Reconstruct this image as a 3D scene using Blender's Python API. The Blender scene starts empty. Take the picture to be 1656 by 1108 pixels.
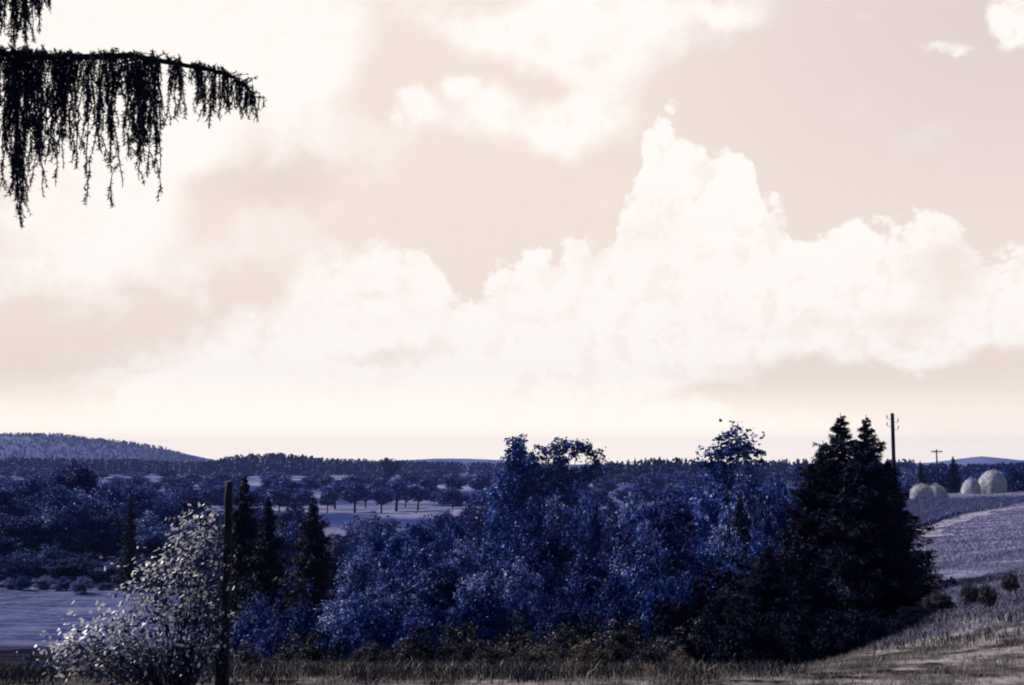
import bpy, math, random
import numpy as np
from mathutils import Vector
R = math.radians
scene = bpy.context.scene
C = scene.collection

# ------------------------------------------------------------------ camera
FPX = 2070.0                      # focal length in pixels of the 1656 px wide photograph
PITCH = math.atan((745 - 554) / FPX)
EYE = 1.65
cam_d = bpy.data.cameras.new('camera')
cam_d.sensor_width = 36.0
cam_d.lens = 36.0 * FPX / 1656
cam_d.clip_start = 0.05
cam_d.clip_end = 20000
cam = bpy.data.objects.new('camera', cam_d)
C.objects.link(cam)
cam.location = (0, 0, EYE)
cam.rotation_euler = (math.pi / 2 + PITCH, 0, 0)
scene.camera = cam

# ------------------------------------------------------------------ sun, exposure
SUN_AZ = R(-58)                   # from straight ahead (+Y), to the left
SUN_EL = R(38)
sd = Vector((math.sin(SUN_AZ) * math.cos(SUN_EL), math.cos(SUN_AZ) * math.cos(SUN_EL), math.sin(SUN_EL)))
sl = bpy.data.lights.new('sun', 'SUN')
sl.energy = 5.0
sl.angle = R(0.5)
sl.color = (1.0, 0.95, 0.88)
sun = bpy.data.objects.new('sun', sl)
C.objects.link(sun)
sun.rotation_euler = sd.to_track_quat('Z', 'Y').to_euler()
scene.view_settings.view_transform = 'Standard'
scene.view_settings.look = 'None'
scene.view_settings.exposure = 0.0
scene.view_settings.gamma = 1.0
scene.cycles.max_bounces = 6
scene.cycles.diffuse_bounces = 2
scene.cycles.transparent_max_bounces = 8
scene.cycles.volume_bounces = 0
scene.cycles.filter_width = 2.0          # the soft lens of the old camera


def ray(px, py):
    """direction through a point of the photograph (1656 x 1108)"""
    x, y = (px - 828) / FPX, (554 - py) / FPX
    c, s = math.cos(PITCH), math.sin(PITCH)
    return Vector((x, c - y * s, s + y * c))


def at(px, py, d):
    """the point at forward distance d metres on that ray"""
    v = ray(px, py)
    v = v * (d / v.y)
    return Vector((v.x, d, v.z + EYE))


# ------------------------------------------------------------------ world: sky with cumulus banks
world = bpy.data.worlds.new('World')
scene.world = world
world.use_nodes = True
wt = world.node_tree
wt.nodes.clear()


class NT:
    def __init__(s, t): s.t = t

    def n(s, kind, **kw):
        nd = s.t.nodes.new(kind)
        for k, v in kw.items():
            setattr(nd, k, v)
        return nd

    def set(s, sock, v):
        if isinstance(v, bpy.types.NodeSocket):
            s.t.links.new(v, sock)
        else:
            sock.default_value = v

    def m(s, op, a, b=None, c=None, clamp=False):
        nd = s.n('ShaderNodeMath', operation=op, use_clamp=clamp)
        s.set(nd.inputs[0], a)
        if b is not None: s.set(nd.inputs[1], b)
        if c is not None: s.set(nd.inputs[2], c)
        return nd.outputs[0]

    def v(s, op, a, b=None):
        nd = s.n('ShaderNodeVectorMath', operation=op)
        s.set(nd.inputs[0], a)
        if b is not None: s.set(nd.inputs[1], b)
        return nd.outputs['Value'] if op == 'LENGTH' else nd.outputs[0]

    def ramp(s, x, a, b, lo=0.0, hi=1.0, kind='SMOOTHSTEP'):
        nd = s.n('ShaderNodeMapRange', interpolation_type=kind)
        s.set(nd.inputs['Value'], x)
        for k, val in (('From Min', a), ('From Max', b), ('To Min', lo), ('To Max', hi)):
            s.set(nd.inputs[k], val)
        return nd.outputs['Result']

    def noise(s, vec, scale, detail=5, rough=0.55, dist=0.0):
        nd = s.n('ShaderNodeTexNoise')
        s.set(nd.inputs['Vector'], vec)
        nd.inputs['Scale'].default_value = scale
        nd.inputs['Detail'].default_value = detail
        nd.inputs['Roughness'].default_value = rough
        nd.inputs['Distortion'].default_value = dist
        return nd

    def mix(s, f, a, b):
        nd = s.n('ShaderNodeMix', data_type='RGBA')
        s.set(nd.inputs[0], f)
        s.set(nd.inputs[6], a)
        s.set(nd.inputs[7], b)
        return nd.outputs[2]


W = NT(wt)
tc = W.n('ShaderNodeTexCoord')
gen = tc.outputs['Generated']
sep = W.n('ShaderNodeSeparateXYZ')
W.set(sep.inputs[0], gen)
az = W.m('ARCTAN2', sep.outputs[0], sep.outputs[1])
el = W.m('ARCSINE', sep.outputs[2])
cmb = W.n('ShaderNodeCombineXYZ')
W.set(cmb.inputs[0], az)
W.set(cmb.inputs[1], el)
ae = cmb.outputs[0]


def azel(px, py):
    v = ray(px, py).normalized()
    return math.atan2(v.x, v.y), math.asin(v.z)


# lumpy displacement shared by every cloud edge
vor = W.n('ShaderNodeTexVoronoi', feature='SMOOTH_F1')
W.set(vor.inputs['Vector'], gen)
vor.inputs['Scale'].default_value = 22
vor.inputs['Detail'].default_value = 4
vor.inputs['Roughness'].default_value = 0.6
vor.inputs['Lacunarity'].default_value = 2.1
vor.inputs['Smoothness'].default_value = 0.35
billow = W.m('SUBTRACT', 0.45, vor.outputs['Distance'])
n1 = W.noise(gen, 9, 7, 0.62)
n2 = W.noise(gen, 34, 6, 0.6)
nf = W.m('SUBTRACT', n1.outputs[0], 0.5)
nf2 = W.m('SUBTRACT', n2.outputs[0], 0.5)
stretch = W.n('ShaderNodeMapping')
stretch.inputs['Scale'].default_value = (3.0, 3.0, 26.0)
W.set(stretch.inputs['Vector'], gen)
n3 = W.noise(stretch.outputs[0], 1.6, 5, 0.55, 0.4)      # flat layered streaks low in the sky
wob = W.n('ShaderNodeVectorMath', operation='MULTIPLY_ADD')
W.set(wob.inputs[0], n1.outputs['Color'])
wob.inputs[1].default_value = (0.09, 0.09, 0.0)
off = W.v('ADD', ae, (-0.045, -0.045, 0))
W.set(wob.inputs[2], off)
aew = wob.outputs[0]

# top edge of the cumulus bank, azimuth -> elevation
top = [(-900, 520), (-500, 420), (-200, 500), (0, 560), (100, 545), (200, 500), (260, 480), (330, 410), (400, 410), (470, 398), (505, 345),
       (560, 322), (640, 350), (690, 350), (720, 420), (760, 432), (800, 405), (860, 380), (905, 362), (950, 370), (975, 350),
       (992, 312), (1006, 290), (1016, 248), (1034, 232), (1038, 172), (1045, 148), (1092, 153), (1118, 174), (1136, 184), (1150, 166), (1188, 176), (1220, 228),
       (1226, 282), (1246, 262), (1268, 268), (1276, 310), (1310, 315), (1360, 290), (1392, 285), (1425, 325), (1445, 335), (1490, 306), (1540, 318),
       (1580, 345), (1625, 338), (1656, 300), (1800, 260), (2000, 380), (2300, 300), (2700, 450)]
A0, A1, E1 = -0.9, 0.9, 0.5
fc = W.n('ShaderNodeFloatCurve')
cv = fc.mapping.curves[0]
pts = []
for px, py in top:
    a, e = azel(px, py)
    pts.append(((a - A0) / (A1 - A0), e / E1))
while len(cv.points) < len(pts):
    cv.points.new(0.5, 0.5)
for p, q in zip(cv.points, pts):
    p.location = q
    p.handle_type = 'VECTOR'
fc.mapping.update()
azw = W.m('ADD', az, W.m('MULTIPLY', nf2, 0.012))
W.set(fc.inputs['Value'], W.m('DIVIDE', W.m('SUBTRACT', azw, A0), A1 - A0))
etop = W.m('MULTIPLY', fc.outputs[0], E1)
depth = W.m('SUBTRACT', etop, el)
depth = W.m('ADD', depth, W.m('MULTIPLY', billow, 0.036))
depth = W.m('ADD', depth, W.m('MULTIPLY', nf2, 0.03))
soft = W.ramp(az, azel(250, 300)[0], azel(800, 300)[0], 0.06, 0.010)
depth = W.m('ADD', depth, 0.006)
bank = W.ramp(depth, 0.0, soft)
# body fades into layered haze beneath; right-hand part is more broken
low = W.ramp(depth, 0.05, 0.30, 1.0, 0.0)


def blob(px, py, rx, ry, w, wobbly=True):
    a, e = azel(px, py)
    d = W.v('SUBTRACT', aew if wobbly else ae, (a, e, 0))
    d = W.v('MULTIPLY', d, (FPX / rx, FPX / ry, 0))
    return W.ramp(W.v('LENGTH', d), 1.0, 0.0, 0.0, w)


def total(items):
    s = None
    for it in items:
        b = blob(*it)
        s = b if s is None else W.m('ADD', s, b)
    return s


# soft veils and puffs above the bank (white), pinkish clear patches and shaded layers (negative)
veil = total([(150, 60, 520, 260, 1.0), (500, 100, 130, 230, 0.75), (60, 260, 260, 240, 0.4), (225, 330, 100, 130, 0.6), (250, 180, 330, 200, 0.6), (150, 420, 330, 130, 0.6),
              (860, 190, 280, 80, 0.95), (740, 148, 48, 34, 0.75), (668, 192, 60, 42, 0.7), (985, 125, 120, 90, 0.5),
              (960, 45, 330, 85, 1.0), (1190, 8, 120, 40, 0.6), (1525, 68, 60, 26, 0.8), (1640, 42, 70, 62, 1.3),
              (700, 40, 300, 120, 0.45), (640, 250, 260, 70, 0.3), (80, 500, 300, 110, 0.35), (420, 420, 260, 80, 0.3), (330, 260, 200, 60, 0.1), (430, 350, 220, 60, 0.25), (1390, 20, 40, 16, 0.4)])
veil = W.m('ADD', veil, W.m('MULTIPLY', nf, 1.5))
veil = W.ramp(W.m('ADD', veil, W.m('MULTIPLY', nf2, 0.5)), 0.12, 0.8)
shade = total([(1580, 640, 520, 110, 1.0), (1300, 610, 330, 60, 0.75), (1530, 440, 130, 110, 0.8), (1380, 520, 300, 46, 0.7), (1500, 590, 330, 40, 0.5), (1250, 640, 380, 34, 0.6),
               (250, 490, 130, 48, 0.9), (50, 515, 170, 26, 0.7), (600, 480, 160, 24, 0.55), (620, 565, 180, 22, 0.6),
               (200, 592, 120, 18, 0.45), (60, 555, 180, 22, 0.5), (60, 420, 170, 60, 0.4), (1330, 660, 420, 50, 0.5), (1170, 340, 60, 60, 0.25)])
shade = W.m('ADD', shade, W.m('MULTIPLY', W.m('SUBTRACT', n3.outputs[0], 0.5), 1.1))
shade = W.m('ADD', shade, W.m('MULTIPLY', nf2, 0.9))
shade = W.ramp(shade, 0.12, 1.15)
# puffy modelling: the side of each billow turned from the sun is a little darker
offs = W.v('ADD', gen, (-0.010, 0.0, 0.012))
vor2 = W.n('ShaderNodeTexVoronoi', feature='SMOOTH_F1')
W.set(vor2.inputs['Vector'], offs)
for k_, v_ in (('Scale', 22), ('Detail', 4), ('Roughness', 0.6), ('Lacunarity', 2.1), ('Smoothness', 0.35)):
    vor2.inputs[k_].default_value = v_
n1b = W.noise(offs, 9, 7, 0.62)
puff = W.m('ADD', W.m('MULTIPLY', W.m('SUBTRACT', vor.outputs['Distance'], vor2.outputs['Distance']), 1.1), W.m('MULTIPLY', W.m('SUBTRACT', n1b.outputs[0], n1.outputs[0]), 1.6))
puff = W.m('MULTIPLY', W.ramp(puff, 0.02, 0.45, 0.0, 0.36), W.ramp(az, azel(300, 300)[0], azel(1300, 300)[0], 0.35, 1.0))
# inner relief of the cumulus
rel = W.ramp(W.m('ADD', W.m('MULTIPLY', nf, 1.6), W.m('MULTIPLY', nf2, 1.2)), 0.0, 0.55, 0.0, 0.32)

cloud = W.m('MAXIMUM', bank, veil)
cloud = W.m('MULTIPLY', cloud, W.m('SUBTRACT', 1.0, shade))
cloud = W.m('MULTIPLY', cloud, W.m('SUBTRACT', 1.0, rel))
cloud = W.m('MULTIPLY', cloud, W.m('SUBTRACT', 1.0, puff))
# colours of the open sky: warm pink, cooler towards the upper right, beige low down
lr = W.ramp(az, azel(800, 300)[0], azel(1700, 300)[0])
hi = W.ramp(el, 0.10, 0.34)
open_c = W.mix(W.m('MULTIPLY', lr, hi), (0.93, 0.80, 0.72, 1), (0.78, 0.665, 0.65, 1))
open_c = W.mix(W.ramp(el, 0.0, 0.17, 1.0, 0.0), open_c, (0.88, 0.76, 0.66, 1))
dark_patch = blob(440, 300, 200, 80, 1.0)
open_c = W.mix(W.m('MULTIPLY', dark_patch, 0.5), open_c, (0.78, 0.67, 0.62, 1))
skyc = W.mix(cloud, open_c, (1.06, 1.0, 0.95, 1))
hor = W.ramp(el, 0.0, 0.055, 1.0, 0.0)
skyc = W.mix(W.m('MULTIPLY', hor, W.ramp(az, 0.05, 0.35, 0.85, 0.25)), skyc, (1.10, 1.01, 0.93, 1))
skyc = W.mix(W.m('MULTIPLY', W.ramp(el, 0.0, 0.075, 1.0, 0.0), W.ramp(az, 0.12, 0.36, 1.0, 0.8)), skyc, (1.5, 1.34, 1.08, 1))
bg = W.n('ShaderNodeBackground')
W.set(bg.inputs[0], skyc)
bg.inputs[1].default_value = 1.0
nish = W.n('ShaderNodeTexSky', sky_type='NISHITA')
nish.sun_disc = False
nish.sun_elevation = SUN_EL
nish.sun_rotation = SUN_AZ
bg2 = W.n('ShaderNodeBackground')
W.set(bg2.inputs[0], nish.outputs[0])
bg2.inputs[1].default_value = 0.06
ms = W.n('ShaderNodeMixShader')
# the toned cumulus sky stands ahead; overhead and behind the sky opens to plain blue
cover = W.m('MULTIPLY', W.ramp(W.m('ABSOLUTE', az), 0.75, 1.5, 1.0, 0.0), W.ramp(el, 0.42, 0.75, 1.0, 0.0))
W.set(ms.inputs[0], cover)
wt.links.new(bg2.outputs[0], ms.inputs[1])
wt.links.new(bg.outputs[0], ms.inputs[2])
wo = W.n('ShaderNodeOutputWorld')
wt.links.new(ms.outputs[0], wo.inputs[0])


# ------------------------------------------------------------------ helpers
def tag(o, label=None, cat=None, group=None, kind=None):
    if label: o['label'] = label
    if cat: o['category'] = cat
    if group: o['group'] = group
    if kind: o['kind'] = kind
    return o


def mesh_np(name, verts, faces, mat, smooth=False, mats=None, midx=None):
    """faces: (n,k) array of one face size, or a list of such arrays"""
    me = bpy.data.meshes.new(name)
    fl = faces if isinstance(faces, list) else [faces]
    fl = [np.asarray(f, dtype=np.int32) for f in fl if len(f)]
    loops = np.concatenate([f.ravel() for f in fl])
    tot = np.concatenate([np.full(len(f), f.shape[1], dtype=np.int32) for f in fl])
    start = np.concatenate([[0], np.cumsum(tot)[:-1]]).astype(np.int32)
    me.vertices.add(len(verts))
    me.vertices.foreach_set('co', np.asarray(verts, dtype=np.float32).ravel())
    me.loops.add(len(loops))
    me.loops.foreach_set('vertex_index', loops)
    me.polygons.add(len(tot))
    me.polygons.foreach_set('loop_start', start)
    me.polygons.foreach_set('loop_total', tot)
    if midx is not None:
        me.polygons.foreach_set('material_index', np.asarray(midx, dtype=np.int32))
    me.polygons.foreach_set('use_smooth', np.full(len(tot), smooth))
    me.update(calc_edges=True)
    for m_ in (mats or [mat]):
        me.materials.append(m_)
    return me


def link(name, me, parent=None):
    o = bpy.data.objects.new(name, me)
    C.objects.link(o)
    if parent: o.parent = parent
    return o


def empty(name, loc=(0, 0, 0), rz=0):
    o = bpy.data.objects.new(name, None)
    C.objects.link(o)
    o.empty_display_size = 0.2
    o.location = loc
    o.rotation_euler = (0, 0, rz)
    return o


def smooth01(x):
    x = np.clip(x, 0, 1)
    return x * x * (3 - 2 * x)


class Tubes:
    """tapered tubes collected into one mesh"""
    def __init__(s, k=6): s.v, s.f, s.k, s.n = [], [], k, 0

    def add(s, pts, rad):
        pts = np.asarray(pts, float)
        m = len(pts)
        k = s.k
        ang = np.arange(k) * 2 * math.pi / k
        for i in range(m):
            t = pts[min(i + 1, m - 1)] - pts[max(i - 1, 0)]
            t = t / (np.linalg.norm(t) + 1e-9)
            ref = np.array([1., 0, 0]) if abs(t[0]) < 0.8 else np.array([0, 1., 0])
            a = np.cross(t, ref); a /= np.linalg.norm(a)
            b = np.cross(t, a)
            s.v.append(pts[i] + rad[i] * (np.outer(np.cos(ang), a) + np.outer(np.sin(ang), b)))
        for i in range(m - 1):
            for j in range(k):
                p = s.n + i * k
                s.f.append((p + j, p + (j + 1) % k, p + k + (j + 1) % k, p + k + j))
        s.n += m * k
        # closed end
        s.v.append(pts[-1:] + 0.0)
        tip = s.n
        s.n += 1
        for j in range(k):
            s.f.append((tip - k + j, tip - k + (j + 1) % k, tip, tip))

    def mesh(s, name, mat):
        V = np.concatenate(s.v)
        F = np.array(s.f)
        tri = F[:, 2] == F[:, 3]
        return mesh_np(name, V, [F[~tri], F[tri][:, :3]], mat, True)


def leaves(P, N, L, Wd, rng, shape=4):
    """small leaf faces at points P with normals N, lengths L and widths Wd"""
    n = len(P)
    N = N / (np.linalg.norm(N, axis=1, keepdims=True) + 1e-9)
    r = rng.normal(size=(n, 3))
    U = np.cross(N, r); U /= (np.linalg.norm(U, axis=1, keepdims=True) + 1e-9)
    V = np.cross(N, U)
    L = np.broadcast_to(L, (n,))[:, None]; Wd = np.broadcast_to(Wd, (n,))[:, None]
    if shape == 4:
        q = [(-.5, 0), (0, .5), (.5, 0), (0, -.5)]
    else:
        q = [(-.5, 0), (-.22, .42), (.2, .42), (.5, 0), (.2, -.42), (-.22, -.42)]
    verts = np.stack([P + U * L * a + V * Wd * b for a, b in q], axis=1).reshape(-1, 3)
    k = len(q)
    faces = np.arange(n * k).reshape(n, k)
    return verts, faces


# ------------------------------------------------------------------ materials
def leafmat(name, c1, c2, nscale=1.2, rough=0.6, spec=0.06, trans=0.25, coord='Object', lo=0.35, hi=0.65, glint=None, share=0.12):
    m = bpy.data.materials.new(name)
    m.use_nodes = True
    T = NT(m.node_tree)
    m.node_tree.nodes.clear()
    tcn = T.n('ShaderNodeTexCoord')
    geo = T.n('ShaderNodeNewGeometry')
    oi = T.n('ShaderNodeObjectInfo')
    nz = T.noise(geo.outputs['Position'] if coord == 'World' else tcn.outputs['Object'], nscale, 4, 0.65)
    f = T.m('ADD', T.ramp(nz.outputs[0], lo, hi, 0, 0.55, 'LINEAR'), T.m('MULTIPLY', geo.outputs['Random Per Island'], 0.35))
    f = T.m('ADD', f, T.m('MULTIPLY', oi.outputs['Random'], 0.2), clamp=True)
    col = T.mix(f, (*c1, 1), (*c2, 1))
    if glint:  # highlights painted as a pale colour on a share of the leaves
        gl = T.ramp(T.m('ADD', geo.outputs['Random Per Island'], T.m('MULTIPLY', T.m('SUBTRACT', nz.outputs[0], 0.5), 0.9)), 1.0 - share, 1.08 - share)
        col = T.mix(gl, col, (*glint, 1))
    p = T.n('ShaderNodeBsdfPrincipled')
    T.set(p.inputs['Base Color'], col)
    p.inputs['Roughness'].default_value = rough
    p.inputs['Specular IOR Level'].default_value = spec
    out = T.n('ShaderNodeOutputMaterial')
    if trans > 0:
        tr = T.n('ShaderNodeBsdfTranslucent')
        T.set(tr.inputs[0], col)
        mx = T.n('ShaderNodeMixShader')
        mx.inputs[0].default_value = trans
        m.node_tree.links.new(p.outputs[0], mx.inputs[1])
        m.node_tree.links.new(tr.outputs[0], mx.inputs[2])
        m.node_tree.links.new(mx.outputs[0], out.inputs[0])
    else:
        m.node_tree.links.new(p.outputs[0], out.inputs[0])
    return m


M = {}
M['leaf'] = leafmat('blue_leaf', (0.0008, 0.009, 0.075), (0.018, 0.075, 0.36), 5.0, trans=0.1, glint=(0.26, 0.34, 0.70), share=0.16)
M['leaf_pale'] = leafmat('pale_leaf', (0.002, 0.016, 0.12), (0.06, 0.13, 0.47), 5.0, trans=0.1, glint=(0.46, 0.50, 0.78), share=0.32)  # paler copy of the leaf; highlights of the upper tiers painted in
M['leaf_dark'] = leafmat('dark_leaf', (0.0006, 0.004, 0.035), (0.010, 0.035, 0.22), 5.0, trans=0.08, glint=(0.16, 0.20, 0.5), share=0.12)  # darker copy of the leaf; paints shade into the lower tiers
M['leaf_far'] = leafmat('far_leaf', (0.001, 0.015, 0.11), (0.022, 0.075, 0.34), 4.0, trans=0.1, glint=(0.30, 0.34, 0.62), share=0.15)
M['forest'] = leafmat('forest_leaf', (0.002, 0.012, 0.085), (0.008, 0.028, 0.16), 0.02, trans=0, coord='World')
M['hillwood'] = leafmat('hillside_leaf', (0.004, 0.02, 0.11), (0.06, 0.085, 0.26), 0.006, trans=0, coord='World', lo=0.4, hi=0.6)
M['leaf_shadow'] = leafmat('shadowy_leaf', (0.0003, 0.001, 0.007), (0.002, 0.007, 0.04), 5.0, trans=0.1)  # near-black copy of the leaf; shade of the lowest bushes painted in
M['needle'] = leafmat('needle', (0.0006, 0.002, 0.014), (0.004, 0.012, 0.07), 2.5, 0.6, 0.1, 0.0)
M['needle_mid'] = leafmat('needle_mid', (0.001, 0.005, 0.035), (0.006, 0.018, 0.11), 2.5, 0.6, 0.1, 0.0)
M['needle_near'] = leafmat('needle_near', (0.0004, 0.0014, 0.010), (0.003, 0.010, 0.06), 2.5, 0.6, 0.1, 0.0)
M['brush'] = leafmat('grey_brush', (0.003, 0.004, 0.010), (0.045, 0.045, 0.07), 5.0, trans=0.1, glint=(0.32, 0.30, 0.33), share=0.15)
M['weed'] = leafmat('dry_weed', (0.012, 0.010, 0.010), (0.12, 0.10, 0.09), 5.0, trans=0.1, glint=(0.60, 0.50, 0.42), share=0.22)
M['lit_leaf'] = leafmat('lit_leaf', (0.62, 0.62, 0.68), (0.96, 0.93, 0.90), 9.0, 0.45, 0.3, 0.15)
M['shaded_leaf'] = leafmat('shaded_leaf', (0.003, 0.006, 0.03), (0.04, 0.06, 0.24), 6.0, 0.5, 0.15, 0.1)
M['straw'] = leafmat('straw', (0.16, 0.18, 0.30), (0.55, 0.52, 0.54), 2.5, 0.8, 0.1, 0.0)
M['bark'] = leafmat('bark', (0.006, 0.008, 0.02), (0.03, 0.035, 0.06), 5.0, 0.9, 0.1, 0.0)
M['grass'] = leafmat('grass_tan', (0.016, 0.014, 0.015), (0.38, 0.335, 0.33), 1.6, 0.7, 0.2, 0.25, 'World', 0.3, 0.7)
M['grass_blue'] = leafmat('grass_blue', (0.04, 0.055, 0.17), (0.34, 0.32, 0.46), 0.35, 0.7, 0.2, 0.25, 'World', 0.3, 0.7)
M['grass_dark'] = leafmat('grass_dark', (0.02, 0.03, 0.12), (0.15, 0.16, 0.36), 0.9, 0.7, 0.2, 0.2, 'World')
M['wood'] = leafmat('weathered_wood', (0.006, 0.007, 0.014), (0.03, 0.03, 0.04), 14.0, 0.85, 0.15, 0.0)
M['tar'] = leafmat('tarred_pole', (0.003, 0.006, 0.02), (0.014, 0.02, 0.06), 9.0, 0.8, 0.15, 0.0)
M['iron'] = leafmat('iron', (0.02, 0.02, 0.03), (0.04, 0.04, 0.05), 9.0, 0.5, 0.4, 0.0)
M['ceramic'] = leafmat('insulator', (0.3, 0.3, 0.33), (0.4, 0.4, 0.42), 9.0, 0.3, 0.5, 0.0)


def ground_material():
    m = bpy.data.materials.new('ground')
    m.use_nodes = True
    T = NT(m.node_tree)
    m.node_tree.nodes.clear()
    geo = T.n('ShaderNodeNewGeometry')
    P = geo.outputs['Position']
    s = T.n('ShaderNodeSeparateXYZ')
    T.set(s.inputs[0], P)
    fine = T.noise(P, 2.2, 8, 0.7)
    mid = T.noise(P, 0.25, 5, 0.6)
    big = T.noise(P, 0.012, 4, 0.6)
    st = T.n('ShaderNodeMapping')
    st.inputs['Scale'].default_value = (0.25, 1.4, 1.0)
    st.inputs['Rotation'].default_value = (0, 0, R(28))
    T.set(st.inputs['Vector'], P)
    swath = T.noise(st.outputs[0], 0.5, 5, 0.6)
    # meadow and field grass (mauve), with mown swaths and darker patches
    f = T.m('ADD', T.m('MULTIPLY', T.m('SUBTRACT', fine.outputs[0], 0.5), 1.6), T.m('MULTIPLY', T.m('SUBTRACT', mid.outputs[0], 0.5), 1.3))
    f = T.m('ADD', f, T.m('MULTIPLY', T.m('SUBTRACT', swath.outputs[0], 0.5), 1.5))
    f = T.ramp(f, -0.5, 0.55)
    mead = T.mix(f, (0.04, 0.055, 0.18, 1), (0.36, 0.33, 0.46, 1))
    fields = T.mix(T.m('ADD', T.ramp(big.outputs[0], 0.40, 0.62, 0.0, 0.8), T.m('MULTIPLY', T.m('SUBTRACT', fine.outputs[0], 0.5), 0.8), clamp=True), (0.025, 0.045, 0.17, 1), (0.28, 0.28, 0.42, 1))
    col = T.mix(T.ramp(s.outputs[1], 170, 260), mead, fields)
    lowf = T.mix(f, (0.018, 0.032, 0.12, 1), (0.17, 0.18, 0.32, 1))
    col = T.mix(T.m('MULTIPLY', T.ramp(s.outputs[0], -8, -2, 1.0, 0.0), T.ramp(s.outputs[1], 150, 200, 1.0, 0.0)), col, lowf)
    # straw-brown grass close to the camera
    g = T.ramp(T.m('ADD', f, T.m('MULTIPLY', T.m('SUBTRACT', fine.outputs[0], 0.5), 1.2)), 0.1, 0.9)
    brown = T.mix(g, (0.008, 0.007, 0.009, 1), (0.34, 0.30, 0.31, 1))
    yy = T.m('ADD', s.outputs[1], T.m('MULTIPLY', T.m('SUBTRACT', mid.outputs[0], 0.5), 6))
    col = T.mix(T.ramp(yy, 11.5, 19.0, 1.0, 0.0), col, brown)
    # shrubby soil on the bank to the valley, its shade painted in near-black
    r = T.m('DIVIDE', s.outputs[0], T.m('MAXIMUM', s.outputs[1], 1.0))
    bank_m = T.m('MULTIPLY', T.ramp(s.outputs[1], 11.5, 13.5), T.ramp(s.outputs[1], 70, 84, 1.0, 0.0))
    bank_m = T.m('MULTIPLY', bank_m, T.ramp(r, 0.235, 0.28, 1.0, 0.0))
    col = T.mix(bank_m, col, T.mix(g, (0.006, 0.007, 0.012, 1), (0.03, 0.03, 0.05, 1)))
    p = T.n('ShaderNodeBsdfPrincipled')
    T.set(p.inputs['Base Color'], col)
    p.inputs['Roughness'].default_value = 1.0
    p.inputs['Specular IOR Level'].default_value = 0.0
    b = T.n('ShaderNodeBump')
    b.inputs['Strength'].default_value = 0.9
    b.inputs['Distance'].default_value = 0.12
    T.set(b.inputs['Height'], fine.outputs[0])
    m.node_tree.links.new(b.outputs[0], p.inputs['Normal'])
    out = T.n('ShaderNodeOutputMaterial')
    m.node_tree.links.new(p.outputs[0], out.inputs[0])
    return m


M['ground'] = ground_material()

# ------------------------------------------------------------------ terrain
VD = [-100, 0, 9.8, 10.4, 12, 15, 20, 40, 60, 80, 100, 6000]
VZ = [-1.5, -1.65, -1.66, -1.70, -2.05, -2.85, -3.9, -6.8, -9.3, -11.2, -12, -12]
MD = [-100, 0, 10, 18, 40, 65, 82, 100, 126, 150, 165, 190, 250, 6000]
MZ = [-1.5, -1.65, -1.66, -2.15, -2.95, -3.35, -3.55, -3.9, -3.85, -3.95, -4.5, -7.5, -12, -12]


def ground_z(x, y):
    """height of the land (world z) at x, y; eye height is EYE"""
    x = np.asarray(x, float); y = np.asarray(y, float)
    val = np.interp(y, VD, VZ)
    mead = np.interp(y, MD, MZ)
    r = x / np.maximum(y, 6.0)
    mead = mead + 3.6 * (np.clip(r, 0.24, 0.55) - 0.30) * smooth01((y - 9) / 8) * smooth01((300 - y) / 120)
    edge = np.where(y < 24, np.interp(y, [10, 13.6, 18, 24], [1.2, 2.6, 4.25, 5.84]), 0.235 * y + 0.2)
    w = smooth01((x - edge) / (0.9 + 0.055 * y - 0.5 * smooth01((16 - y) / 4)))
    z = val * (1 - w) + mead * w
    z = z + 0.05 * np.sin(x * 0.9 + 1.3 * np.sin(y * 0.35)) * np.sin(y * 0.7 + 0.6) * smooth01((y - 14) / 10)
    z = z + 0.25 * np.sin(x * 0.021 + 2) * np.sin(y * 0.013) * smooth01((y - 90) / 100)
    z = z - 0.018 * np.maximum(-3 - x, 0) * smooth01((14 - y) / 4)
    return z + EYE


def gz(x, y): return float(ground_z(x, y))


ys = np.concatenate([np.linspace(-60, 6, 30), np.linspace(6.3, 30, 140), np.linspace(30.5, 120, 130), np.geomspace(122, 4150, 120)])
t = np.linspace(-1, 1, 361)
sx = np.sign(t) * np.abs(t) ** 1.6
X = sx[None, :] * (45 + np.abs(ys)[:, None] * 1.15)
Y = np.repeat(ys[:, None], len(t), 1)
Z = ground_z(X, Y)
nr, nc = X.shape
idx = np.arange(nr * nc).reshape(nr, nc)
F = np.stack([idx[:-1, :-1], idx[:-1, 1:], idx[1:, 1:], idx[1:, :-1]], -1).reshape(-1, 4)
ground = link('ground', mesh_np('ground', np.stack([X, Y, Z], -1).reshape(-1, 3), F, M['ground'], True))
tag(ground, kind='structure')


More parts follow.
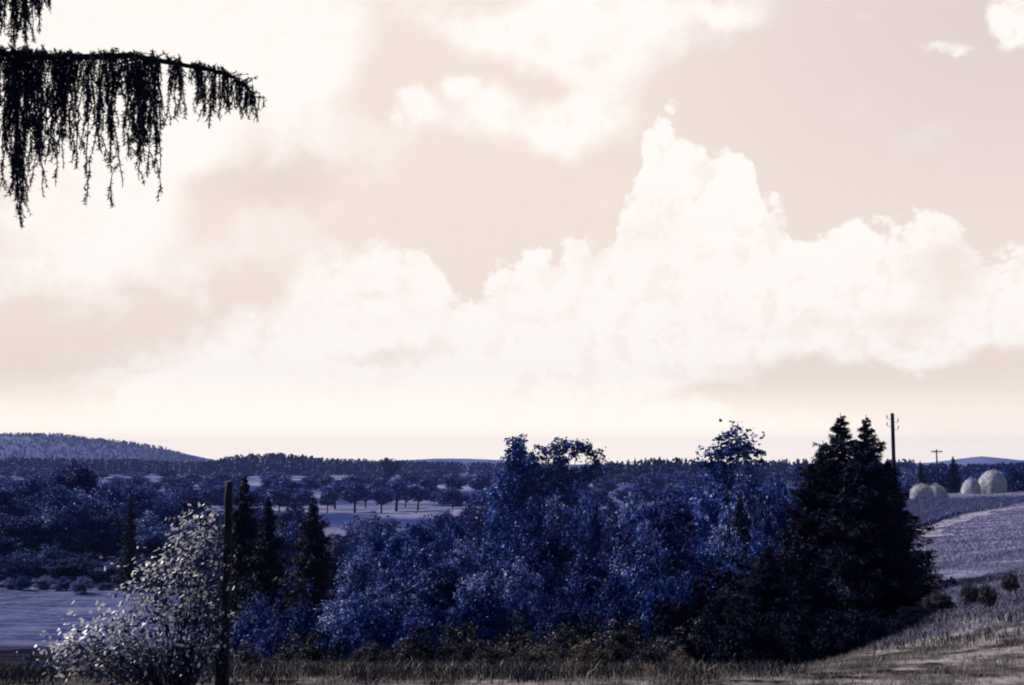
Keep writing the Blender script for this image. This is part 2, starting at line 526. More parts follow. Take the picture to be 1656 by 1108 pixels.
def hill(name, prof, d, depth, mat, wood=None, seed=1):
    """a rounded ridge whose skyline follows the (px, py) profile at distance d"""
    P = [at(px, py, d) for px, py in prof]
    xs = np.linspace(P[0].x, P[-1].x, 90)
    hz = np.interp(xs, [p.x for p in P], [p.z for p in P])
    base = EYE - 12.3
    vv = np.linspace(-1, 1, 25)
    prof_v = np.cos(vv * math.pi / 2) ** 1.3
    rng = np.random.default_rng(seed)
    Xh = np.repeat(xs[None], 25, 0)
    Yh = d + vv[:, None] * depth + 0 * Xh
    Zh = base + (hz[None] - base) * prof_v[:, None] + 0 * Xh
    Zh += 2.0 * np.sin(Xh * 0.013 + Yh * 0.006) * prof_v[:, None] * (vv[:, None] < -0.05)
    ii = np.arange(25 * 90).reshape(25, 90)
    Fh = np.stack([ii[:-1, :-1], ii[:-1, 1:], ii[1:, 1:], ii[1:, :-1]], -1).reshape(-1, 4)
    o = link(name, mesh_np(name, np.stack([Xh, Yh, Zh], -1).reshape(-1, 3), Fh, mat, True))
    tag(o, kind='structure')
    if wood:
        n = wood[0]
        fx = rng.uniform(xs[0], xs[-1], n); fv = rng.uniform(-0.75, 0.15, n)
        fy = d + fv * depth
        fz = base + (np.interp(fx, xs, hz) - base) * np.cos(fv * math.pi / 2) ** 1.3
        h = rng.uniform(3, 6.5, n)
        m_ = 12
        Pn = np.repeat(np.stack([fx, fy, fz], -1), m_, 0)
        hh = np.repeat(h, m_)
        u = rng.random(n * m_)
        off_ = rng.normal(size=(n * m_, 3)) * (hh * 0.28)[:, None] * (1.15 - u)[:, None]
        Pn = Pn + off_ * [1, 1, 0.3] + np.stack([0 * u, 0 * u, hh * u], -1)
        Nn = rng.normal(size=(n * m_, 3)) + [0, -0.5, 0.8]
        v_, f_ = leaves(Pn, Nn, hh * 0.42, hh * 0.34, rng)
        o2 = link(wood[1], mesh_np(wood[1], v_, f_, wood[2]))
        tag(o2, wood[3], 'wood', kind='stuff')


M['hillsoil'] = leafmat('hill_soil', (0.012, 0.035, 0.15), (0.12, 0.14, 0.30), 0.008, 0.9, 0.05, 0.0, 'World')
hill('hill', [(-900, 745), (-500, 700), (-200, 715), (0, 706), (60, 705), (95, 705), (130, 712), (180, 715), (235, 724), (290, 740), (330, 750)], 2400, 700,
     M['hillsoil'], (8500, 'hillside_wood', M['hillwood'], 'open woodland covering the low hill on the horizon beyond the dark bushes'), 3)
hill('distant_hill', [(1440, 750), (1520, 748), (1552, 743), (1588, 738), (1612, 741), (1640, 745), (1700, 746), (1800, 741), (1900, 752)], 3500, 300, M['hillsoil'], None, 5)
hill('distant_ridge', [(560, 752), (640, 745), (700, 742), (760, 743), (830, 745), (900, 752)], 3700, 250, M['hillsoil'], None, 6)

# sunlight on the brow of the meadow, painted as a pale ribbon
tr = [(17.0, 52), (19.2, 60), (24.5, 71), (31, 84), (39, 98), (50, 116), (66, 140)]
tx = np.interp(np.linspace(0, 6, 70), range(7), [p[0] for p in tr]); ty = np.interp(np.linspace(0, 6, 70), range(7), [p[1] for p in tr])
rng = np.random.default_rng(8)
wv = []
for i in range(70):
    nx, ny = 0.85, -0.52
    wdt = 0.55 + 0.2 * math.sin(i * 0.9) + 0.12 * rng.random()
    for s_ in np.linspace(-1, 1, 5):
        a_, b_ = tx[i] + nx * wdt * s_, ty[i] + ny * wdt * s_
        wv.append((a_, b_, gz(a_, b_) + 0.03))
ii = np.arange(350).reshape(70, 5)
M['lit_brow_paint'] = leafmat('lit_brow_paint', (0.10, 0.11, 0.24), (0.44, 0.40, 0.48), 0.9, 0.9, 0.05, 0.0, 'World')
tag(link('lit_brow', mesh_np('lit_brow', np.array(wv), np.stack([ii[:-1, :-1], ii[:-1, 1:], ii[1:, 1:], ii[1:, :-1]], -1).reshape(-1, 4), M['lit_brow_paint'], True)), kind='structure')


# ------------------------------------------------------------------ tree prototypes (height 1, base at the origin)
def crown_proto(seed, lobes, n_clump, per, leaf, clump_r=0.07, low=0.1, trunk_r=0.02, shell=0.55, limbs=9, trunk_top=0.75, core=1.0):
    rng = np.random.default_rng(seed)
    lob = np.array(lobes)                        # cx, cy, cz, rx, ry, rz
    vol = lob[:, 3] * lob[:, 4] * lob[:, 5]
    pick = rng.choice(len(lob), n_clump, p=vol ** 0.7 / (vol ** 0.7).sum())
    d = rng.normal(size=(n_clump, 3)); d /= np.linalg.norm(d, axis=1, keepdims=True)
    rr = shell + (1 - shell) * rng.random(n_clump) ** 0.6
    c = lob[pick, :3] + d * rr[:, None] * lob[pick, 3:] * (1 + 0.12 * rng.normal(size=(n_clump, 1)))
    c = c[c[:, 2] > low]
    d = d[:len(c)]
    n = len(c)
    sz = clump_r * rng.uniform(0.5, 1.5, n)
    Pn = np.repeat(c, per, 0) + rng.normal(size=(n * per, 3)) * np.repeat(sz, per)[:, None] * [0.62, 0.62, 0.42]
    nc_ = int(len(Pn) * 0.22)
    pk = rng.choice(len(lob), nc_, p=vol ** 0.8 / (vol ** 0.8).sum())
    dc = rng.normal(size=(nc_, 3)); dc /= np.linalg.norm(dc, axis=1, keepdims=True)
    Pc = lob[pk, :3] + dc * (rng.random(nc_) ** 0.45)[:, None] * lob[pk, 3:] * 0.72 * core
    ctr = lob[:, :3].mean(0)
    outd = Pn - ctr
    outd /= (np.linalg.norm(outd, axis=1, keepdims=True) + 1e-6)
    Nn = rng.normal(size=(n * per, 3)) * 0.75 + outd * 0.6 + [0, 0, 0.55]
    ls = leaf * rng.uniform(0.6, 1.4, len(Pn))
    if core > 0:
        Pn = np.concatenate([Pn, Pc]); Nn = np.concatenate([Nn, rng.normal(size=(nc_, 3))]); ls = np.concatenate([ls, leaf * rng.uniform(1.3, 2.2, nc_)])
    keep = Pn[:, 2] > low * 0.6
    Pn, Nn, ls = Pn[keep], Nn[keep], ls[keep]
    v_, f_ = leaves(Pn, Nn, ls, ls * 0.7, rng)
    T = Tubes(6)
    lean = rng.normal(size=2) * 0.02
    tp = np.array([[0, 0, -0.05], [lean[0], lean[1], trunk_top * 0.35], [lean[0] * -1, lean[1] * 1.5, trunk_top * 0.7], [lean[0], lean[1], trunk_top]])
    T.add(tp, [trunk_r * 1.25, trunk_r, trunk_r * 0.7, trunk_r * 0.25])
    for k in rng.choice(n, min(limbs, n), replace=False):
        h0 = rng.uniform(0.2, 0.65) * trunk_top
        p0 = np.array([lean[0] * 0.5, lean[1] * 0.5, h0])
        p1 = c[k]
        mid_ = (p0 + p1) / 2 + [0, 0, 0.05]
        T.add([p0, mid_, p1], [trunk_r * 0.45, trunk_r * 0.3, trunk_r * 0.08])
    return (v_, f_), T


def round_lobes(seed, n=6, w=0.34, z0=0.42, z1=0.78, rz=0.2, r=0.2):
    rng = random.Random(seed)
    out = [(0, 0, (z0 + z1) / 2, w * 0.7, w * 0.7, (z1 - z0) / 2 + rz * 0.5)]
    for i in range(n):
        a = i * 2 * math.pi / n + rng.uniform(-.5, .5)
        q = w * rng.uniform(0.45, 0.85)
        out.append((math.cos(a) * q, math.sin(a) * q, rng.uniform(z0, z1), r * rng.uniform(.7, 1.2), r * rng.uniform(.7, 1.2), rz * rng.uniform(.6, 1.05)))
    out.append((rng.uniform(-.08, .08), rng.uniform(-.08, .08), z1 + 0.02, r * 0.8, r * 0.8, 1.0 - z1 - 0.04))
    return out


def spruce_proto(seed, n_br=330, w=0.24, droop=0.30, needle=0.030, base=0.04, dense=30, nw=0.28, irregular=0.2, power=0.85, tip=0.02):
    rng = np.random.default_rng(seed)
    T = Tubes(6)
    T.add([[0, 0, -0.04], [0.004, 0, 0.5], [0, 0.003, 1.0]], [0.016, 0.009, 0.0012])
    Ps, Ds, Us = [], [], []
    ga = 2.39996
    ph = rng.uniform(0, 6.28, 3)
    for i in range(n_br):
        u = (i / n_br) ** 1.15
        h = base + (0.985 - base) * u + rng.normal() * 0.006
        h = min(h, 0.985)
        a = i * ga + rng.uniform(-.3, .3)
        L = (w * (1 - u) ** power + tip) * (1 + rng.normal() * irregular) * (1 + 0.14 * math.sin(2 * a + ph[0] + u * 9) + 0.22 * math.sin(u * 62 + ph[1]))
        if rng.random() < 0.07: L *= 1.15
        if u > 0.9: L = min(L, 1.05 * w * (1 - u) ** power + 0.009)
        L = max(L, 0.008)
        dirn = np.array([math.cos(a), math.sin(a), 0])
        s = np.linspace(0, 1, 6)
        rise = 0.35 * (u - 0.15)
        zc = h + L * (rise * s * 1.4 - droop * s ** 1.6 + 0.18 * s ** 4)
        pts = dirn[None] * (s * L)[:, None] + np.stack([0 * s, 0 * s, zc], -1)
        T.add(pts[[0, 3, 5]], [0.003 * (1 - u) + 0.001, 0.0016, 0.0006])
        m_ = int(dense * (0.35 + L / w))
        q = rng.random(m_) ** 0.6
        side = np.cross(dirn, [0, 0, 1])
        sp = (rng.random(m_) * 2 - 1) * 0.36 * L * (1.15 - q)
        P_ = dirn[None] * (q * L)[:, None] + side[None] * sp[:, None] + np.stack([0 * q, 0 * q, np.interp(q, s, zc) - np.abs(sp) * 0.35 - rng.random(m_) ** 1.5 * 0.028 * min(1, 0.25 + L / w)], -1)
        D_ = dirn[None] * 0.8 + side[None] * np.sign(sp)[:, None] * 0.8 + rng.normal(size=(m_, 3)) * 0.4 - [0, 0, 0.35]
        Ps.append(P_); Ds.append(D_); Us.append(np.full(m_, 0.45 + 0.55 * min(1, (1 - u) * 4)))
    P_ = np.concatenate(Ps); D_ = np.concatenate(Ds)
    D_ /= np.linalg.norm(D_, axis=1, keepdims=True)
    n = len(P_)
    side = np.cross(D_, rng.normal(size=(n, 3)) * 0.6 + [0, 0, 1]); side /= np.linalg.norm(side, axis=1, keepdims=True)
    l_ = needle * (np.concatenate(Us) * rng.uniform(0.7, 1.4, n))[:, None]
    w_ = l_ * nw
    v_ = np.stack([P_ - D_ * l_ * .5, P_ + side * w_ - D_ * l_ * .1, P_ + D_ * l_ * .6, P_ - side * w_ - D_ * l_ * .1], 1).reshape(-1, 3)
    return (v_, np.arange(n * 4).reshape(n, 4)), T


PROTO = {}


def proto(key, data, mats, trunk_mat='bark'):
    """register crown / trunk meshes; one crown mesh per material"""
    (v_, f_), T = data
    PROTO[key] = {'trunk': T.mesh(key + '_trunk', M[trunk_mat]), 'crown': {m_: mesh_np(key + '_crown', v_, f_, M[m_]) for m_ in mats}}


DEC = ['leaf', 'leaf_pale', 'leaf_dark', 'leaf_shadow']
FAR = ['leaf_far', 'leaf', 'leaf_dark']
for i in range(5):                                # fine-leaved trees and bushes of the near thicket
    proto('tree%d' % i, crown_proto(100 + i, round_lobes(i, 7, 0.36, 0.34, 0.76, 0.2, 0.19), 215, 96, 0.0225, 0.047, 0.05, 0.014, 0.45), DEC)
for i in range(4):
    proto('bush%d' % i, crown_proto(200 + i, round_lobes(20 + i, 8, 0.46, 0.14, 0.66, 0.24, 0.26), 190, 94, 0.0265, 0.058, 0.0, 0.012, 0.5, 12, 0.6), DEC + ['brush', 'weed'])
for i in range(5):                                # clumpier crowns for trees seen from afar
    proto('far%d' % i, crown_proto(300 + i, round_lobes(40 + i, 6, 0.42, 0.3, 0.72, 0.22, 0.22), 150, 26, 0.055, 0.07, 0.08, 0.018, 0.5), FAR)
for i in range(3):                                # orchard trees: clear stem under a round crown
    proto('orchard%d' % i, crown_proto(400 + i, round_lobes(60 + i, 6, 0.36, 0.44, 0.78, 0.2, 0.2), 150, 26, 0.05, 0.07, 0.3, 0.028, 0.5), FAR)
proto('airy', crown_proto(501, [(0, 0, .955, .045, .045, .04), (-.05, 0, .905, .06, .06, .045), (.055, 0, .91, .055, .06, .045), (0, .02, .865, .08, .07, .05), (-.085, 0, .85, .05, .05, .04), (.095, 0, .86, .045, .05, .04), (.04, 0, .80, .08, .07, .04), (-.06, 0, .79, .07, .07, .04),
                                 (.02, 0, .68, .13, .13, .08), (-.12, 0, .62, .1, .1, .08), (0, 0, .5, .2, .18, .14), (.12, 0, .55, .1, .1, .1), (0, 0, .3, .2, .2, .16)], 420, 34, 0.017, 0.028, 0.1, 0.009, 0.5, 40, 0.9, 0), DEC)
proto('conical', crown_proto(502, [(0, 0, .86, .07, .07, .13), (-.03, 0, .74, .12, .12, .12), (.05, 0, .62, .16, .16, .13), (-.08, 0, .55, .15, .15, .12), (.12, 0, .5, .15, .15, .12), (0, 0, .4, .2, .2, .14)],
                               300, 28, 0.026, 0.045, 0.15, 0.016, 0.45), DEC)
proto('spreading', crown_proto(503, [(-.14, 0, .9, .10, .09, .06), (.03, 0, .94, .11, .1, .05), (.15, 0, .91, .10, .08, .07), (-.21, 0, .80, .07, .07, .07), (.26, 0, .82, .06, .06, .08), (.21, 0, .72, .05, .06, .06), (0, 0, .82, .13, .12, .08), (.1, 0, .72, .12, .1, .07), (-.1, 0, .70, .12, .1, .07),
                                      (0, 0, .6, .15, .15, .08), (-.06, 0, .45, .19, .18, .12), (.1, 0, .42, .19, .18, .12), (0, 0, .28, .22, .2, .14)], 420, 34, 0.024, 0.034, 0.12, 0.018, 0.5, 30, 0.85, 0.15), DEC)
for i in range(3):
    proto('spruce%d' % i, spruce_proto(600 + i, 330, 0.20 + 0.02 * i, 0.3, 0.028, 0.03, 64, 0.14, 0.24), ['needle', 'needle_mid', 'needle_near'])
for i in range(2):
    proto('big_spruce%d' % i, spruce_proto(620 + i, 480, 0.25, 0.24, 0.024, -0.02, 120, 0.12, 0.28, 0.85, 0.010), ['needle', 'needle_near'])

ORD = ['first', 'second', 'third', 'fourth', 'fifth', 'sixth', 'seventh', 'eighth', 'ninth', 'tenth', 'eleventh', 'twelfth', 'thirteenth', 'fourteenth',
       'fifteenth', 'sixteenth', 'seventeenth', 'eighteenth', 'nineteenth', 'twentieth', 'twenty-first', 'twenty-second', 'twenty-third', 'twenty-fourth',
       'twenty-fifth', 'twenty-sixth', 'twenty-seventh', 'twenty-eighth', 'twenty-ninth', 'thirtieth']
prng = random.Random(77)


def plant(name, key, mat, px, top_y, d, wpx, label, cat, group=None, parts=('trunk', 'crown'), rz=None):
    """a tree whose tip stands where the sight line meets distance d, rooted in the land there"""
    p = at(px, top_y, d)
    g = gz(p.x, d)
    h = max(p.z - g, 0.35)
    turn = prng.uniform(0, 6.28)
    root = empty(name, (p.x, d, g), turn if rz is None else rz)
    if wpx is None:
        sxy = h
    else:
        cr = PROTO[key]
        if 'w' not in cr:
            me = next(iter(cr['crown'].values()))
            co = np.empty(len(me.vertices) * 3, np.float32); me.vertices.foreach_get('co', co)
            co = co.reshape(-1, 3)
            cr['w'] = 2 * float(np.percentile(np.hypot(co[:, 0], co[:, 1]), 93))
        sxy = wpx * d / FPX / cr['w']
    root.scale = (sxy, sxy, h)
    link(parts[0], PROTO[key]['trunk'], root)
    link(parts[1], PROTO[key]['crown'][mat], root)
    return tag(root, label, cat, group)


ROWLOG = []


def row(name, keys, mats, px0, px1, n, d0, d1, top, jit, wr, look, where, cat, group, skip=(), parts=('trunk', 'crown')):
    """n plants strung between px0 and px1; the label gives each one its look, its row and its count along it"""
    spots = []
    for i in range(n):
        px = px0 + (px1 - px0) * (i + 0.5 + prng.uniform(-.35, .35)) / n
        if any(a <= px <= b for a, b in skip): continue
        spots.append(px)
    spots.sort()
    for i, px in enumerate(spots):
        ty = float(np.interp(px, [q[0] for q in top], [q[1] for q in top])) + prng.uniform(-jit, jit)
        mat = prng.choice(mats)
        adj = {'leaf': 'dull', 'leaf_pale': 'pale', 'leaf_dark': 'dark', 'leaf_shadow': 'blackish', 'leaf_far': 'hazy', 'brush': 'greyish', 'weed': 'straw-coloured', 'needle': 'black', 'needle_mid': 'dark'}.get(mat, 'dark')
        plant(name, prng.choice(keys), mat, px, ty, prng.uniform(d0, d1), prng.uniform(*wr),
              '%s %s, %s from the left %s' % (adj, look, ORD[i], where), cat, group, parts)


TREE = ['tree%d' % i for i in range(5)]
BUSH = ['bush%d' % i for i in range(4)]
FARK = ['far%d' % i for i in range(5)]
BP = ('stem', 'foliage')

# --- far rows across the valley floor
row('round_tree', FARK, ['leaf_far', 'leaf_dark'], -20, 1300, 30, 760, 930, [(0, 757), (300, 761), (700, 760), (1300, 755)], 3, (24, 44), 'round tree', 'in the farthest hedge below the forest', 'tree', 'trees of the farthest hedge', [(285, 350), (720, 800)])
row('round_tree', FARK, ['leaf_far', 'leaf'], -20, 1300, 30, 540, 660, [(0, 763), (300, 766), (700, 764), (1300, 758)], 4, (28, 48), 'bushy tree', 'in the second hedge below the forest', 'tree', 'trees of the second hedge', [(950, 985)])
row('round_tree', FARK, ['leaf_far', 'leaf'], -20, 1260, 30, 390, 490, [(0, 770), (300, 773), (700, 768), (1300, 762)], 5, (32, 54), 'spreading tree', 'in the hedge behind the orchard', 'tree', 'trees of the hedge behind the orchard')
row('round_tree', FARK, ['leaf_far', 'leaf', 'leaf_dark'], 130, 500, 12, 290, 350, [(0, 783), (500, 784)], 5, (38, 56), 'round tree', 'in the row left of the orchard', 'tree', 'trees left of the orchard')
row('round_tree', FARK, ['leaf_far', 'leaf'], 690, 1130, 13, 300, 360, [(690, 788), (1000, 786), (1130, 778)], 5, (40, 58), 'low round tree', 'along the far side of the pale field', 'tree', 'trees right of the orchard')
# --- orchard
for i, (px, ty, d, w) in enumerate([(530, 790, 298, 28), (543, 779, 326, 42), (574, 777, 303, 46), (592, 786, 330, 28), (617, 787, 301, 32), (641, 773, 312, 52), (655, 786, 336, 26), (676, 781, 318, 36)]):
    plant('orchard_tree', 'orchard%d' % (i % 3), 'leaf_far', px, ty, d, w, 'low round orchard tree on a bare stem in the field, %s from the left' % ORD[i], 'tree', 'orchard trees standing in the valley field')
plant('round_tree', 'far1', 'leaf_dark', 625, 737, 720, 40, 'broad dark tree with a domed crown standing up in front of the forest edge', 'tree')
# --- left thicket at the edge of the lower field
lt = [(-60, 785), (0, 782), (50, 758), (80, 744), (130, 738), (160, 755), (190, 778), (260, 792), (340, 800)]
row('leafy_tree', TREE, ['leaf', 'leaf', 'leaf_dark'], -50, 330, 9, 150, 165, lt, 5, (90, 130), 'leafy tree', 'at the back of the field-side thicket', 'tree', 'trees at the back of the thicket by the lower field')
row('leafy_tree', TREE + BUSH, ['leaf', 'leaf_dark', 'leaf_pale'], -40, 330, 9, 133, 143, [(a, b + 45) for a, b in lt], 10, (90, 130), 'leafy tree', 'in the middle of the field-side thicket', 'tree', 'trees in the middle of the thicket by the lower field')
row('leafy_bush', BUSH, ['leaf', 'leaf_dark', 'leaf_dark'], -40, 330, 8, 124, 130, [(-60, 890), (100, 885), (200, 895), (330, 900)], 10, (70, 110), 'bush', 'along the front of the field-side thicket', 'bush', 'bushes along the front of the thicket by the lower field', (), BP)
row('small_bush', BUSH, ['leaf', 'leaf_pale'], -10, 220, 7, 117, 122, [(0, 928), (200, 938)], 5, (22, 46), 'little bush', 'standing out on the lower field', 'bush', 'little bushes on the lower field', (), BP)
plant('spruce_tree', 'spruce0', 'needle', 212, 792, 120, 32, 'slim dark young spruce rising among the bushes left of the fence post', 'tree', None)
row('round_bush', BUSH, ['leaf', 'leaf_dark', 'leaf_pale'], 340, 1000, 18, 170, 205, [(340, 812), (480, 806), (530, 846), (590, 826), (650, 840), (700, 815), (760, 812), (1000, 800)], 5, (44, 80), 'round bush', 'before the pale field', 'bush', 'bushes on the valley floor before the pale field', [(522, 556), (628, 684)], BP)
row('round_bush', BUSH, ['leaf', 'leaf_dark', 'leaf_pale'], 340, 1000, 13, 105, 130, [(340, 850), (480, 842), (530, 866), (590, 846), (690, 848), (800, 830), (1000, 815)], 7, (60, 100), 'broad bush', 'at the foot of the bank', 'bush', 'broad bushes at the foot of the bank', (), BP)
row('round_bush', BUSH, ['leaf', 'leaf_dark'], 330, 620, 6, 70, 85, [(330, 905), (620, 880)], 8, (80, 120), 'bush', 'among the spruces behind the post', 'bush', 'bushes among the spruces behind the post', (), BP)
# --- spruces behind the fence post
plant('spruce_tree', 'spruce1', 'needle_near', 396, 766, 44, 120, 'tall dark spruce just right of the fence post', 'tree', 'spruces behind the fence post')
plant('spruce_tree', 'spruce0', 'needle_near', 434, 800, 42, 110, 'dark spruce squeezed between the tallest and the outermost spruce behind the post', 'tree', 'spruces behind the fence post')
plant('spruce_tree', 'spruce2', 'needle_near', 507, 798, 38, 118, 'narrow dark spruce standing apart, farthest from the fence post', 'tree', 'spruces behind the fence post')
# --- the big pair and the airy lone tree
plant('conical_tree', 'conical', 'leaf', 841, 699, 140, 96, 'tall tree with a pointed crown, left one of the pair rising above the horizon', 'tree', rz=0.0)
plant('spreading_tree', 'spreading', 'leaf', 910, 709, 138, None, 'tall tree with a wide see-through crown, right one of the pair above the horizon', 'tree', rz=0.0)
plant('airy_tree', 'airy', 'leaf', 1184, 686, 62, None, 'slender tree with an airy crown of separate leaf tufts against the sky', 'tree', rz=0.0)
# --- thicket filling the bank
tk = [(520, 885), (560, 860), (600, 835), (650, 850), (700, 815), (760, 828), (820, 812), (870, 798), (920, 792), (1000, 793), (1060, 792), (1120, 784), (1180, 770), (1240, 756), (1300, 750), (1340, 750)]
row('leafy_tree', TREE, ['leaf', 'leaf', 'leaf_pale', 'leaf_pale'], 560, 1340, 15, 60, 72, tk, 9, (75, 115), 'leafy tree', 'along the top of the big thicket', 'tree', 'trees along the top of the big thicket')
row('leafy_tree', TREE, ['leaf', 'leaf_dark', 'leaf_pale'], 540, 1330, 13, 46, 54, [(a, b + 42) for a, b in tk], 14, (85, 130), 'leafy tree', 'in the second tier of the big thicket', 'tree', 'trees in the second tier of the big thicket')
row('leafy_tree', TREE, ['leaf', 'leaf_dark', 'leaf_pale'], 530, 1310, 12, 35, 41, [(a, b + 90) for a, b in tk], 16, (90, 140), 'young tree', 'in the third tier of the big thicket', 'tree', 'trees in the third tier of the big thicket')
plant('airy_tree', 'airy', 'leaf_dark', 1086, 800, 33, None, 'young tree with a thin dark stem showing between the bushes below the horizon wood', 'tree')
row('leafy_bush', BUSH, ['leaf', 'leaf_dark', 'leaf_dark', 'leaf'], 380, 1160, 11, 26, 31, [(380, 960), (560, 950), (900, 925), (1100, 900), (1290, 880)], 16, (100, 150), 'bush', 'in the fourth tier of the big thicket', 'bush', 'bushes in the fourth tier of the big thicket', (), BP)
row('leafy_bush', BUSH, ['leaf_dark', 'leaf_shadow', 'leaf_dark', 'brush'], 380, 1160, 10, 19, 22, [(380, 1010), (900, 1000), (1280, 985)], 14, (100, 150), 'bush', 'low on the bank before the big thicket', 'bush', 'bushes low on the bank before the big thicket', (), BP)
row('leafy_bush', BUSH, ['brush', 'leaf_shadow', 'brush'], 370, 1130, 11, 13.5, 15.5, [(370, 1045), (900, 1042), (1240, 1050)], 10, (90, 140), 'low scrub bush', 'just beyond the grassy rim', 'bush', 'scrub bushes just beyond the grassy rim', (), BP)
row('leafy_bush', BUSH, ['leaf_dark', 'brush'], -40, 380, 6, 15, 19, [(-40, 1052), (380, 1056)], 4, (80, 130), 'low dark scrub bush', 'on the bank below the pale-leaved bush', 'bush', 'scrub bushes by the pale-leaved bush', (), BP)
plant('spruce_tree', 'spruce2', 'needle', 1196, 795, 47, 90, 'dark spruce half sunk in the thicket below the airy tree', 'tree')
row('leafy_bush', BUSH, ['leaf_shadow'], 1100, 1330, 5, 22, 27, [(1100, 930), (1200, 885), (1330, 870)], 10, (120, 160), 'bush', 'on the thicket side of the black spruces', 'bush', 'blackish bushes on the thicket side of the black spruces', (), BP)
row('leafy_bush', BUSH, ['leaf_shadow'], 1120, 1470, 7, 17, 19.5, [(1120, 985), (1300, 965), (1400, 975), (1470, 1005)], 8, (90, 130), 'bush', 'in the black foot of the spruces', 'bush', 'blackish bushes at the foot of the spruces', (), BP)
# --- big black spruces at the meadow edge
plant('spruce_tree', 'big_spruce0', 'needle_near', 1359, 668, 25, 250, 'tall black spruce, left one of the two peaks beside the telegraph pole', 'tree', 'black spruces at the meadow edge')
plant('spruce_tree', 'big_spruce1', 'needle_near', 1400, 671, 23.5, 226, 'tall black spruce, right one of the two peaks beside the telegraph pole', 'tree', 'black spruces at the meadow edge')
plant('spruce_tree', 'big_spruce0', 'needle_near', 1436, 742, 24.5, 150, 'lower black spruce whose right side sweeps out over the pale meadow', 'tree', 'black spruces at the meadow edge')
plant('spruce_tree', 'big_spruce1', 'needle_near', 1312, 745, 24.5, 190, 'lower black spruce between the shoulder of the peaks and the blackish bushes', 'tree', 'black spruces at the meadow edge')
plant('spruce_tree', 'big_spruce0', 'needle_near', 1240, 880, 21.5, 190, 'short black spruce lowest in the dark mass, next to the thicket', 'tree', 'black spruces at the meadow edge')
plant('spruce_tree', 'big_spruce0', 'needle_near', 1331, 712, 26, 210, 'black spruce forming the low shoulder on the thicket side of the two peaks', 'tree', 'black spruces at the meadow edge')
# --- trees behind the haystacks
for i, (px, ty, d, w, key, mat, lab) in enumerate([
        (1465, 752, 210, 46, 'bush1', 'leaf_pale', 'pale bush showing right of the telegraph pole'),
        (1488, 744, 215, 22, 'spruce0', 'needle_mid', 'small spruce behind the left pair of haystacks'),
        (1478, 752, 235, 40, 'far0', 'leaf_far', 'hazy tree behind the left pair of haystacks'),
        (1505, 753, 230, 44, 'far2', 'leaf_dark', 'dark rounded tree just left of the far T-shaped pole'),
        (1524, 756, 225, 42, 'far3', 'leaf_dark', 'dark rounded tree between the far pole and the pointed spruce'),
        (1541, 737, 205, 42, 'spruce1', 'needle_mid', 'broad pointed spruce standing above the gap between the haystacks'),
        (1566, 760, 250, 46, 'far1', 'leaf_far', 'hazy low tree above the small right haystack'),
        (1592, 754, 270, 50, 'far4', 'leaf_far', 'hazy low tree above the tallest haystack'),
        (1622, 757, 240, 50, 'far0', 'leaf_far', 'hazy low tree right of the tallest haystack'),
        (1645, 750, 230, 46, 'far2', 'leaf_dark', 'dark low tree at the right end of the row behind the haystacks'),
        (1672, 755, 240, 50, 'far3', 'leaf_far', 'hazy low tree beyond the right end of the meadow crest')]):
    plant('spruce_tree' if 'spruce' in key else 'round_tree', key, mat, px, ty, d, w, lab, 'tree', 'trees behind the haystacks')


# ------------------------------------------------------------------ far forests (masses)
def forest(name, label, px0, px1, n, d0, d1, topf, seed, conifer=0.6, per=46):
    rng = np.random.default_rng(seed)
    d = rng.uniform(d0, d1, n) ** 1.0
    px = rng.uniform(px0, px1, n)
    Pn, Nn, Ls = [], [], []
    for i in range(n):
        ty = np.interp(px[i], [q[0] for q in topf], [q[1] for q in topf])
        p = at(px[i], ty, d[i])
        g = gz(p.x, d[i])
        hf = rng.choice([rng.uniform(0.72, 0.95), rng.uniform(0.9, 1.05)])
        h = (p.z - g) * hf
        con = rng.random() < conifer
        u = rng.random(per)
        w = (0.24 * h * (1.02 - u) if con else 0.30 * h * np.sqrt(np.clip(1.05 - (2 * u - 0.95) ** 2, 0.05, 1)))
        a = rng.uniform(0, 6.283, per)
        r_ = w * rng.uniform(0.4, 1, per)
        Pn.append(np.stack([p.x + np.cos(a) * r_, d[i] + np.sin(a) * r_, g + h * (0.06 + 0.92 * u)], -1))
        Nn.append(np.stack([np.cos(a), np.sin(a), np.full(per, 0.7)], -1) + rng.normal(size=(per, 3)) * 0.5)
        Ls.append(h * (0.17 if not con else 0.10 + 0.12 * (1 - u)) * np.ones(per))
    Pn, Nn, Ls = np.concatenate(Pn), np.concatenate(Nn), np.concatenate(Ls)
    v_, f_ = leaves(Pn, Nn, Ls, Ls * 0.75, rng)
    tag(link(name, mesh_np(name, v_, f_, M['forest'])), label, 'forest', kind='stuff')


forest('forest', 'dark spruce forest along the horizon between the low hill and the tall pair of trees', -150, 900, 1500, 1020, 1350,
       [(-150, 738), (200, 742), (290, 746), (350, 743), (375, 736), (450, 733), (500, 738), (540, 742), (640, 744), (760, 747), (900, 747)], 11)
forest('forest', 'dark jagged spruce wood along the horizon between the tall pair and the black spruces', 935, 1480, 520, 640, 780,
       [(935, 752), (970, 748), (1010, 744), (1060, 741), (1120, 742), (1150, 746), (1240, 742), (1330, 742), (1480, 744)], 12, 0.75)
forest('forest', 'low hazy wood on the horizon behind the haystacks', 1440, 1760, 420, 500, 700, [(1440, 748), (1560, 752), (1650, 749), (1760, 748)], 13, 0.3)


